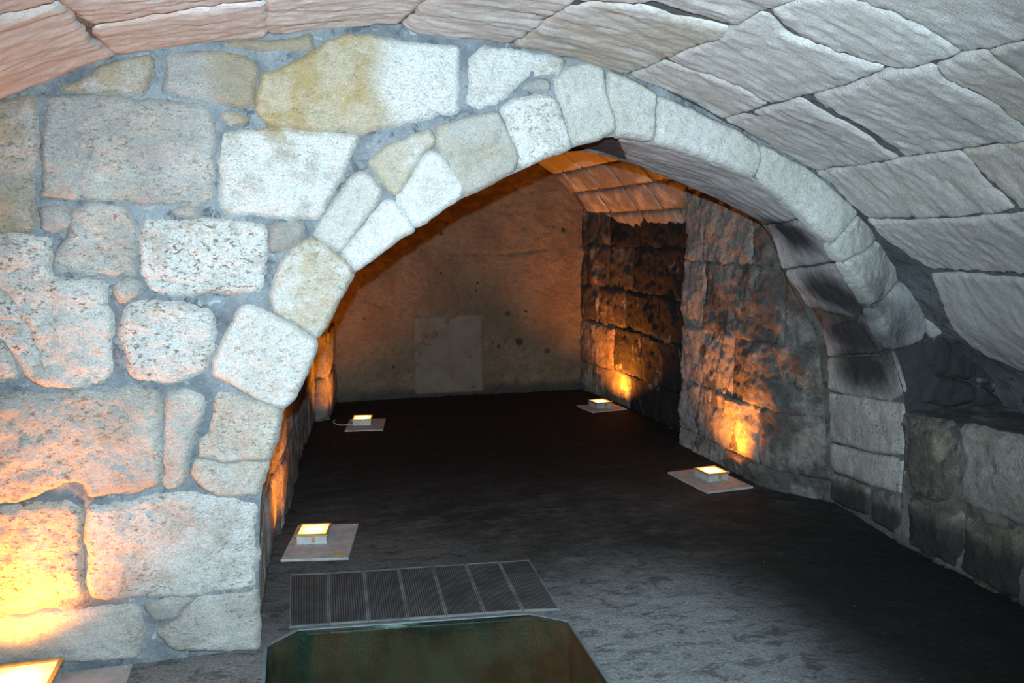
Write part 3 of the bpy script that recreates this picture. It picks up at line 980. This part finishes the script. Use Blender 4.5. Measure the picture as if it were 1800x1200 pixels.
# back wall with its blocked opening and put-log holes
S_B = Surf(lambda U, V: np.stack([U, np.full_like(U, 8.0), V], 1), (-1, 4), (-0.3, 3.2), (1.5, 0, 1), 0.3, 0.3)
pn = S_B.poly([(727, 557), (848, 552), (850, 688), (729, 693)])
bo = [(0.35, -0.02), (3.05, -0.02)] + [(q[0], q[2] + .03) for q in ic[::-4]] + [(-0.2, 1.2), (-0.2, -0.02)]
hol = [S_B.hit(*q) + (r, dp) for q, r, dp in [((914, 601), 0.030, 0.07), ((877, 609), 0.016, 0.04), ((893, 551), 0.026, 0.03), ((925, 547), 0.014, 0.02), ((840, 497), 0.016, 0.02),
                                              ((775, 480), 0.014, 0.02), ((990, 403), 0.02, 0.03), ((837, 512), 0.012, 0.015), ((962, 617), 0.02, 0.02), ((692, 645), 0.015, 0.02)]]
crk = [(S_B.poly([(790, 445), (860, 447), (910, 445), (960, 438)]), 0.014, 0.02)]
wb = piece(S_B, bo, 'wall_back', M_BACK, None, cell=0.022, lift=0, bulge=0, drop=0, amp=(0.022, 0.014, 0.009), edge=0, smooth_it=0, skirt=False,
           pits=hol, cracks=crk)
struct(wb)
pnl = piece(S_B, pn, 'blocked_opening', plain('smooth grey render', (0.165, 0.13, 0.095), 0.9, 0, 0.12, 4, 0.006), None, cell=0.03, lift=0.016, bulge=0.0, rad=0.012,
            drop=0.006, amp=(0.004, 0.002, 0.001), edge=0.002, smooth_it=1, depth=0.05)
pnl['label'] = 'smooth grey rendered panel'
adopt(pnl, wb)
sill = piece(S_B, S_B.poly([(600, 703), (720, 700), (850, 692), (1015, 682)]) + [(2.95, -0.01), (0.45, -0.01)], 'footing', M_BACK, None, cell=0.03, lift=0.05,
             bulge=0.01, rad=0.03, drop=0.03, amp=(0.02, 0.012, 0.005), edge=0.01, depth=0.02, smooth_it=1, props=W(soot=.5))
adopt(sill, wb)

# ================================================================== LOW BENCH ON THE RIGHT
BX, BZ = 3.05, 0.70
S_BF = Surf(lambda U, V: np.stack([np.full_like(U, BX) + 0.03 * (V < 0), U, V], 1), (-1.6, 3.62), (-0.05, 1.0), (0, 1, 1), 0.1, 0.1)
wr = piece(S_BF, [(-1.6, -0.02), (3.5, -0.02), (3.5, BZ - .01), (-1.6, BZ - .01)], 'wall_right', M_DMORTAR, None, cell=0.03, lift=-0.004, bulge=0, drop=0,
           amp=(0.014, 0.008, 0.004), edge=0, smooth_it=0, skirt=False)
struct(wr)
bst = [
    ([(1598, 738), (1668, 742), (1674, 767), (1688, 783), (1684, 853), (1668, 884), (1627, 878), (1600, 858), (1596, 794)], W(ochre=.25, soot=.75, pitted=1)),
    ([(1684, 748), (1735, 758), (1800, 774), (1900, 800), (1900, 962), (1800, 924), (1746, 905), (1697, 886), (1692, 853), (1696, 785)], W(grey=.3, pitted=.6)),
    ([(1915, 806), (2100, 855), (2400, 930), (2400, 1150), (2100, 1040), (1915, 968)], W(grey=.3, pitted=.6)),
    ([(1598, 872), (1650, 890), (1692, 902), (1690, 975), (1684, 1000), (1630, 975), (1600, 958)], W(ochre=.4, soot=.7, pitted=.7)),
    ([(1698, 905), (1757, 925), (1800, 938), (1802, 1010), (1792, 1055), (1740, 1028), (1692, 1002)], W(soot=.7, ochre=.3, pitted=.7)),
    ([(1812, 942), (1915, 985), (2060, 1045), (2060, 1170), (1900, 1092), (1806, 1044)], W(soot=.7, pitted=.7)),
]
for px, pr in bst:
    o = piece(S_BF, S_BF.poly(px), 'stone', M_BENCH, None, cell=0.016, lift=0.012, bulge=0.02, rad=0.04, drop=0.03, amp=(0.016, 0.01, 0.004), edge=0.01, props=pr, depth=0.03, grow=0.012)
    adopt(o, wr)
S_BT = Surf(lambda U, V: np.stack([V, U, np.full_like(U, BZ)], 1), (-1.6, 3.6), (3.0, 3.8), (3.3, 1, 3), 0.2, 0.2)
yy = -1.6
while yy < 3.52:
    L = rnd.uniform(0.5, 0.85)
    e = min(yy + L, 3.56)
    if 3.56 - e < 0.2:
        e = 3.56
    o = piece(S_BT, [(yy + .006, BX - .005), (e - .006, BX - .005), (e - .006, 3.68), (yy + .006, 3.68)], 'ledge_slab', M_BENCH, None, cell=0.022, lift=0.0, bulge=0.004, rad=0.03,
              drop=0.02, amp=(0.010, 0.006, 0.003), edge=0.008, depth=0.06, smooth_it=1, props=W(soot=.8, grey=.7))
    adopt(o, wr)
    yy = e
S_BK = Surf(lambda U, V: np.stack([3.64 + 0 * U, U, V], 1), (-1.7, 3.7), (-0.1, 1.2), (0, 1, 1), 0.3, 0.3)
bk = piece(S_BK, [(-1.6, 0.5), (3.6, 0.5), (3.6, 0.8), (-1.6, 0.8)], 'rear_strip', M_DMORTAR, None, cell=0.05, lift=0, bulge=0, drop=0, amp=(.01, .006, .002), edge=0,
           smooth_it=0, skirt=False)
adopt(bk, wr)

# left side and end wall of the front chamber (beyond the frame, they close the room)
S_FL = Surf(lambda U, V: np.stack([-2.7 + 0 * U, U, V], 1), (-1.7, 3.3), (-0.1, 1.2), (0, 1, 1), 0.3, 0.3)
o = struct(piece(S_FL, [(-1.6, -.02), (3.25, -.02), (3.25, .75), (-1.6, .75)], 'wall_left', M_MORTAR, None, cell=0.06, lift=0, bulge=0, drop=0, amp=(.01, .006, .002), edge=0,
                 smooth_it=0, skirt=False))
coursed(S_FL, -1.6, 3.2, [0, .36, .70], o, M_WALL, (.5, .8), W(pitted=.6, grey=.3), cell=0.05, lift=0.012, bulge=0.01, rad=.05, drop=.02, amp=(.01, .005, .002), edge=.006, depth=.03)
S_E = Surf(lambda U, V: np.stack([U, -1.6 + 0 * U, V], 1), (-3, 4), (-0.1, 2.6), (0, 1, 1), 0.3, 0.3)
eo = [(-2.75, -.02), (3.7, -.02)] + [(q[0], q[2] + .02) for q in vc[::-8]]
struct(piece(S_E, eo, 'wall_end', M_WALL, None, cell=0.08, lift=0, bulge=0, drop=0, amp=(.01, .006, .002), edge=0, smooth_it=0, skirt=False))

# ================================================================== FLOOR WITH GLAZED PIT
pit = [(-0.112, 3.214), (0.018, 3.322), (0.972, 3.205), (1.112, 3.095), (1.085, 2.35), (0.97, 2.20), (0.02, 2.25), (-0.125, 2.42)]
S_FLOOR = Surf(lambda U, V: np.stack([U, V, 0 * U], 1), (-3, 4), (-2, 8.5), (0, 0, 5), 0.5, 0.5)
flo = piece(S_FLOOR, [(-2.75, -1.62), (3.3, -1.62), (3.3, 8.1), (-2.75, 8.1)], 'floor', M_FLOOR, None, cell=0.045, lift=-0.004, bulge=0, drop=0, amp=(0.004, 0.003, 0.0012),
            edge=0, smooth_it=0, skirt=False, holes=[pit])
struct(flo)


def prism(name, poly, z0, z1, mat, parent, rot=None, closed=True):
    """upright prism with bevelled top edge"""
    n = len(poly)
    if sum(poly[i][0] * poly[(i + 1) % n][1] - poly[(i + 1) % n][0] * poly[i][1] for i in range(n)) < 0:
        poly = list(poly)[::-1]
    c = Vector((sum(p[0] for p in poly) / n, sum(p[1] for p in poly) / n))
    b = min(0.003, abs(z1 - z0) * 0.3)
    co = [(x, y, z0) for x, y in poly] + [(x, y, z1 - b) for x, y in poly]
    co += [(x + (c.x - x) * b / max(0.01, (Vector((x, y)) - c).length), y + (c.y - y) * b / max(0.01, (Vector((x, y)) - c).length), z1) for x, y in poly]
    fc = [tuple(range(n - 1, -1, -1)), tuple(range(2 * n, 3 * n))]
    for r in (0, 1):
        for i in range(n):
            j = (i + 1) % n
            fc.append((r * n + i, r * n + j, (r + 1) * n + j, (r + 1) * n + i))
    return link(name, mesh_np(name, co, fc, False), mat, parent)


def ring(name, poly, wdt, z0, z1, mat, parent, inner=None):
    n = len(poly)
    P = [Vector(p) for p in poly]
    c = sum(P, Vector((0, 0))) / n
    if inner is None:
        inner = []
        area = sum(P[i].x * P[(i + 1) % n].y - P[(i + 1) % n].x * P[i].y for i in range(n))
        sg = 1 if area > 0 else -1
        for i in range(n):
            a, b, d = P[i - 1], P[i], P[(i + 1) % n]
            e1, e2 = (b - a).normalized(), (d - b).normalized()
            n1, n2 = Vector((-e1.y, e1.x)) * sg, Vector((-e2.y, e2.x)) * sg
            m = (n1 + n2).normalized()
            inner.append(b + m * wdt / max(0.3, m.dot(n1)))
    co = []
    for L, z in ((P, z0), (P, z1), (inner, z1), (inner, z0)):
        co += [(q[0], q[1], z) for q in L]
    fc = []
    for r in range(4):
        for i in range(n):
            j = (i + 1) % n
            fc.append((r * n + i, r * n + j, ((r + 1) % 4) * n + j, ((r + 1) % 4) * n + i))
    return link(name, mesh_np(name, co, fc, False), mat, parent), inner


# pit lining under the glass
pe = bpy.data.objects.new('glazed_floor_pit', None)
COL.objects.link(pe)
pc = Vector((0.5, 2.78, 0))
pe.location = pc
tag(pe, 'greenish glass panel with clipped corners set in the floor over a dark pit', 'floor glass')
lp = [(x - pc.x, y - pc.y) for x, y in pit]
fr, inn = ring('frame', lp, 0.014, -0.02, 0.006, M_FRAME, pe)
prism('glass_pane', [tuple(q) for q in inn], -0.018, 0.003, M_GLASS, pe)
n = len(lp)
co = [(x, y, -0.02) for x, y in lp] + [(x, y, -0.55) for x, y in lp]
link('pit_lining', mesh_np('pit_lining', co, [(i, (i + 1) % n, n + (i + 1) % n, n + i) for i in range(n)] + [tuple(range(n, 2 * n))], False), M_PIT, pe)
S_P = Surf(lambda U, V: np.stack([U, V, 0 * U - .5], 1), (-3, 4), (-2, 8.5), (0, 0, 5), 0.5, 0.5)
for (cx, cy, r_) in [(0.25, 2.95, .14), (0.55, 2.75, .18), (0.9, 2.9, .16), (0.15, 2.6, .15), (0.8, 2.5, .17), (0.5, 3.08, .1)]:
    pl = [(cx + r_ * rnd.uniform(.8, 1.1) * math.cos(a * .9), cy + r_ * rnd.uniform(.7, 1) * math.sin(a * .9)) for a in range(7)]
    o = piece(S_P, pl, 'rock', M_PIT, None, cell=0.025, lift=0.10, bulge=0.06, rad=0.07, drop=0.08, amp=(.03, .01, .004), edge=.01, depth=.1)
    adopt(o, pe)

# ribbed grate panels
ge = bpy.data.objects.new('floor_grate', None)
COL.objects.link(ge)
gc = Vector((0.55, 3.55, 0))
ge.location = gc
tag(ge, 'row of seven dusty ribbed dark grate panels in the floor behind the glass', 'floor grate')
tops = [(-.004, 3.895), (.17, 3.862), (.336, 3.842), (.497, 3.825), (.660, 3.810), (.820, 3.793), (.982, 3.775), (1.134, 3.757)]
bots = [(-.016, 3.345), (.145, 3.328), (.303, 3.308), (.465, 3.288), (.625, 3.268), (.786, 3.250), (.949, 3.232), (1.105, 3.20)]
for i in range(7):
    q = [Vector(bots[i]), Vector(bots[i + 1]), Vector(tops[i + 1]), Vector(tops[i])]
    q = [v - gc.xy for v in q]
    c = sum(q, Vector((0, 0))) / 4
    q = [c + (v - c) * 0.985 for v in q]
    fr_, inn_ = ring('grate_panel', [tuple(v) for v in q], 0.006, -0.004, 0.006, M_GRATEB, ge)
    co, fc = [], []
    nb = 14
    for k in range(nb):
        t0, t1 = (k + .22) / nb, (k + .78) / nb
        a0, a1 = inn_[0].lerp(inn_[1], t0), inn_[0].lerp(inn_[1], t1)
        b0, b1 = inn_[3].lerp(inn_[2], t0), inn_[3].lerp(inn_[2], t1)
        s = len(co)
        co += [(p.x, p.y, z) for z in (-.002, .005) for p in (a0, a1, b1, b0)]
        fc += [(s + 4, s + 5, s + 6, s + 7), (s, s + 1, s + 5, s + 4), (s + 1, s + 2, s + 6, s + 5), (s + 2, s + 3, s + 7, s + 6), (s + 3, s, s + 4, s + 7)]
    link('base_sheet', mesh_np('base_sheet', [(v.x, v.y, .0015) for v in inn_] , [(0, 1, 2, 3)], False), M_GAP, fr_)
    rb = link('ribs', mesh_np('ribs', co, fc, False), M_GRATE, fr_)
    rb['kind'] = 'stuff'

# ================================================================== FLOOR LIGHTS
def rect(cx, cy, w_, d_, a=0):
    ca, sa = math.cos(a), math.sin(a)
    return [(cx + x * ca - y * sa, cy + x * sa + y * ca) for x, y in ((-w_ / 2, -d_ / 2), (w_ / 2, -d_ / 2), (w_ / 2, d_ / 2), (-w_ / 2, d_ / 2))]


def floor_light(loc, rot, pw, pd, off, s, label, power, aim, mark=None, cone=118):
    e = bpy.data.objects.new('floor_light', None)
    COL.objects.link(e)
    e.location = (loc[0], loc[1], 0)
    e.rotation_euler = (0, 0, rot)
    tag(e, label, 'floor light', 'square uplights on plates along the walls')
    prism('mounting_plate', rect(0, 0, pw, pd), -0.004, 0.009, M_PLATE, e)
    ox, oy = off
    hb = 0.15 * s
    zt = 0.009 + 0.045 * s
    h = prism('housing', rect(ox, oy, hb, hb * 1.05), 0.009, zt, M_HOUS, e)
    prism('clip', rect(ox + .01, oy - hb * .525 - .003, .018 * s, .006), 0.018, zt - 0.004, M_BRASS, h)
    rm, _ = ring('rim', rect(ox, oy, hb * 1.1, hb * 1.16), 0.010 * s, zt - 0.002, zt + 0.008 * s, M_BRASS, e)
    prism('lamp_glass', rect(ox, oy, hb * 1.1 - .021 * s, hb * 1.16 - .021 * s), zt - 0.001, zt + 0.004 * s, M_LENS, e)
    for sx in (-1, 1):
        for sy in (-1, 1):
            px_, py_ = sx * (pw / 2 - .02), sy * (pd / 2 - .02)
            prism('screw', [(px_ + .004 * math.cos(a), py_ + .004 * math.sin(a)) for a in [j * math.pi / 4 for j in range(8)]], 0.008, 0.012, M_HOUS, e)
    if mark:
        prism('paint_mark', rect(mark[0], mark[1], .05, .03, .2), 0.0088, 0.0096, M_TAPE, e)
    L = bpy.data.lights.new('lamp_bulb', 'SPOT')
    L.energy = power
    L.color = (1.0, 0.28, 0.022)
    L.spot_size = math.radians(cone)
    L.spot_blend = 1.0
    L.shadow_soft_size = 0.03 * s
    lo = bpy.data.objects.new('lamp_bulb', L)
    COL.objects.link(lo)
    wp = Matrix.Translation(e.location) @ Matrix.Rotation(rot, 4, 'Z') @ Vector((ox, oy, zt + 0.02))
    lo.location = wp
    d = Vector(aim)
    lo.rotation_euler = d.to_track_quat('-Z', 'Y').to_euler()
    return e


R = math.radians
floor_light((0.162, 4.287), R(-11), .33, .49, (-.045, .03), 1.0, 'glowing square floor light on a plate by the left jamb, just behind the ribbed grate', 60, (-.3, .12, 1), mark=(.11, -.2), cone=150)
floor_light((2.655, 4.73), R(5), .34, .47, (.03, .02), 1.0, 'glowing square floor light on a plate at the foot of the right inner wall', 105, (.55, .25, 1))
floor_light((0.65, 6.915), R(-10), .31, .41, (-.03, .04), 1.0, 'small glowing floor light far back on the left, near the back wall', 100, (-.25, .3, 1), cone=140)
floor_light((2.82, 7.04), R(8), .36, .30, (.0, .03), 1.0, 'small glowing floor light far back on the right, by the sooty wall', 170, (.4, .1, 1), cone=150)
floor_light((-0.86, 2.99), R(0), .56, .40, (-.06, .03), 1.5, 'large glowing floor light in the bottom left corner, against the stone wall', 125, (-.1, .12, 1), cone=150)

# ================================================================== SMALL THINGS
tg = S_FRONT.hit(699, 377)
tb = bpy.data.objects.new('crack_gauge', None)


def box(name, size, mat, loc, rot=(0, 0, 0), parent=None):
    x, y, z = [q / 2 for q in size]
    co = [(sx * x, sy * y, sz * z) for sz in (-1, 1) for sx, sy in ((-1, -1), (1, -1), (1, 1), (-1, 1))]
    fc = [(0, 3, 2, 1), (4, 5, 6, 7), (0, 1, 5, 4), (1, 2, 6, 5), (2, 3, 7, 6), (3, 0, 4, 7)]
    o = link(name, mesh_np(name, co, fc, False), mat, parent, loc)
    o.rotation_euler = rot
    return o


tag(box('crack_gauge', (.022, .008, .022), M_TAG, (tg[0], 3.2 - .012, tg[1]), (0, R(35), 0)), 'tiny dull brown square tag on the joint of the pale arch stones', 'wall tag')

cps = [Vector(q) for q in [(0.56, 6.90, 0.012), (0.50, 6.93, 0.010), (0.44, 6.96, 0.006), (0.40, 7.03, 0.006), (0.395, 7.10, 0.006), (0.41, 7.16, 0.006)]]
cp_ = [Vector(q) for q in catmull(cps, 0.015)]
co, fc = [], []
for i, q in enumerate(cp_):
    t = (cp_[min(i + 1, len(cp_) - 1)] - cp_[max(i - 1, 0)]).normalized()
    sd = t.cross(Vector((0, 0, 1))).normalized()
    for j in range(6):
        a = j * math.pi / 3
        co.append(q + (sd * math.cos(a) + Vector((0, 0, 1)) * math.sin(a)) * 0.004)
    if i:
        for j in range(6):
            fc.append(((i - 1) * 6 + j, (i - 1) * 6 + (j + 1) % 6, i * 6 + (j + 1) % 6, i * 6 + j))
tag(link('cable', mesh_np('cable', co, fc), M_CABLE), 'thin pale cable on the floor left of the far left light', 'cable')
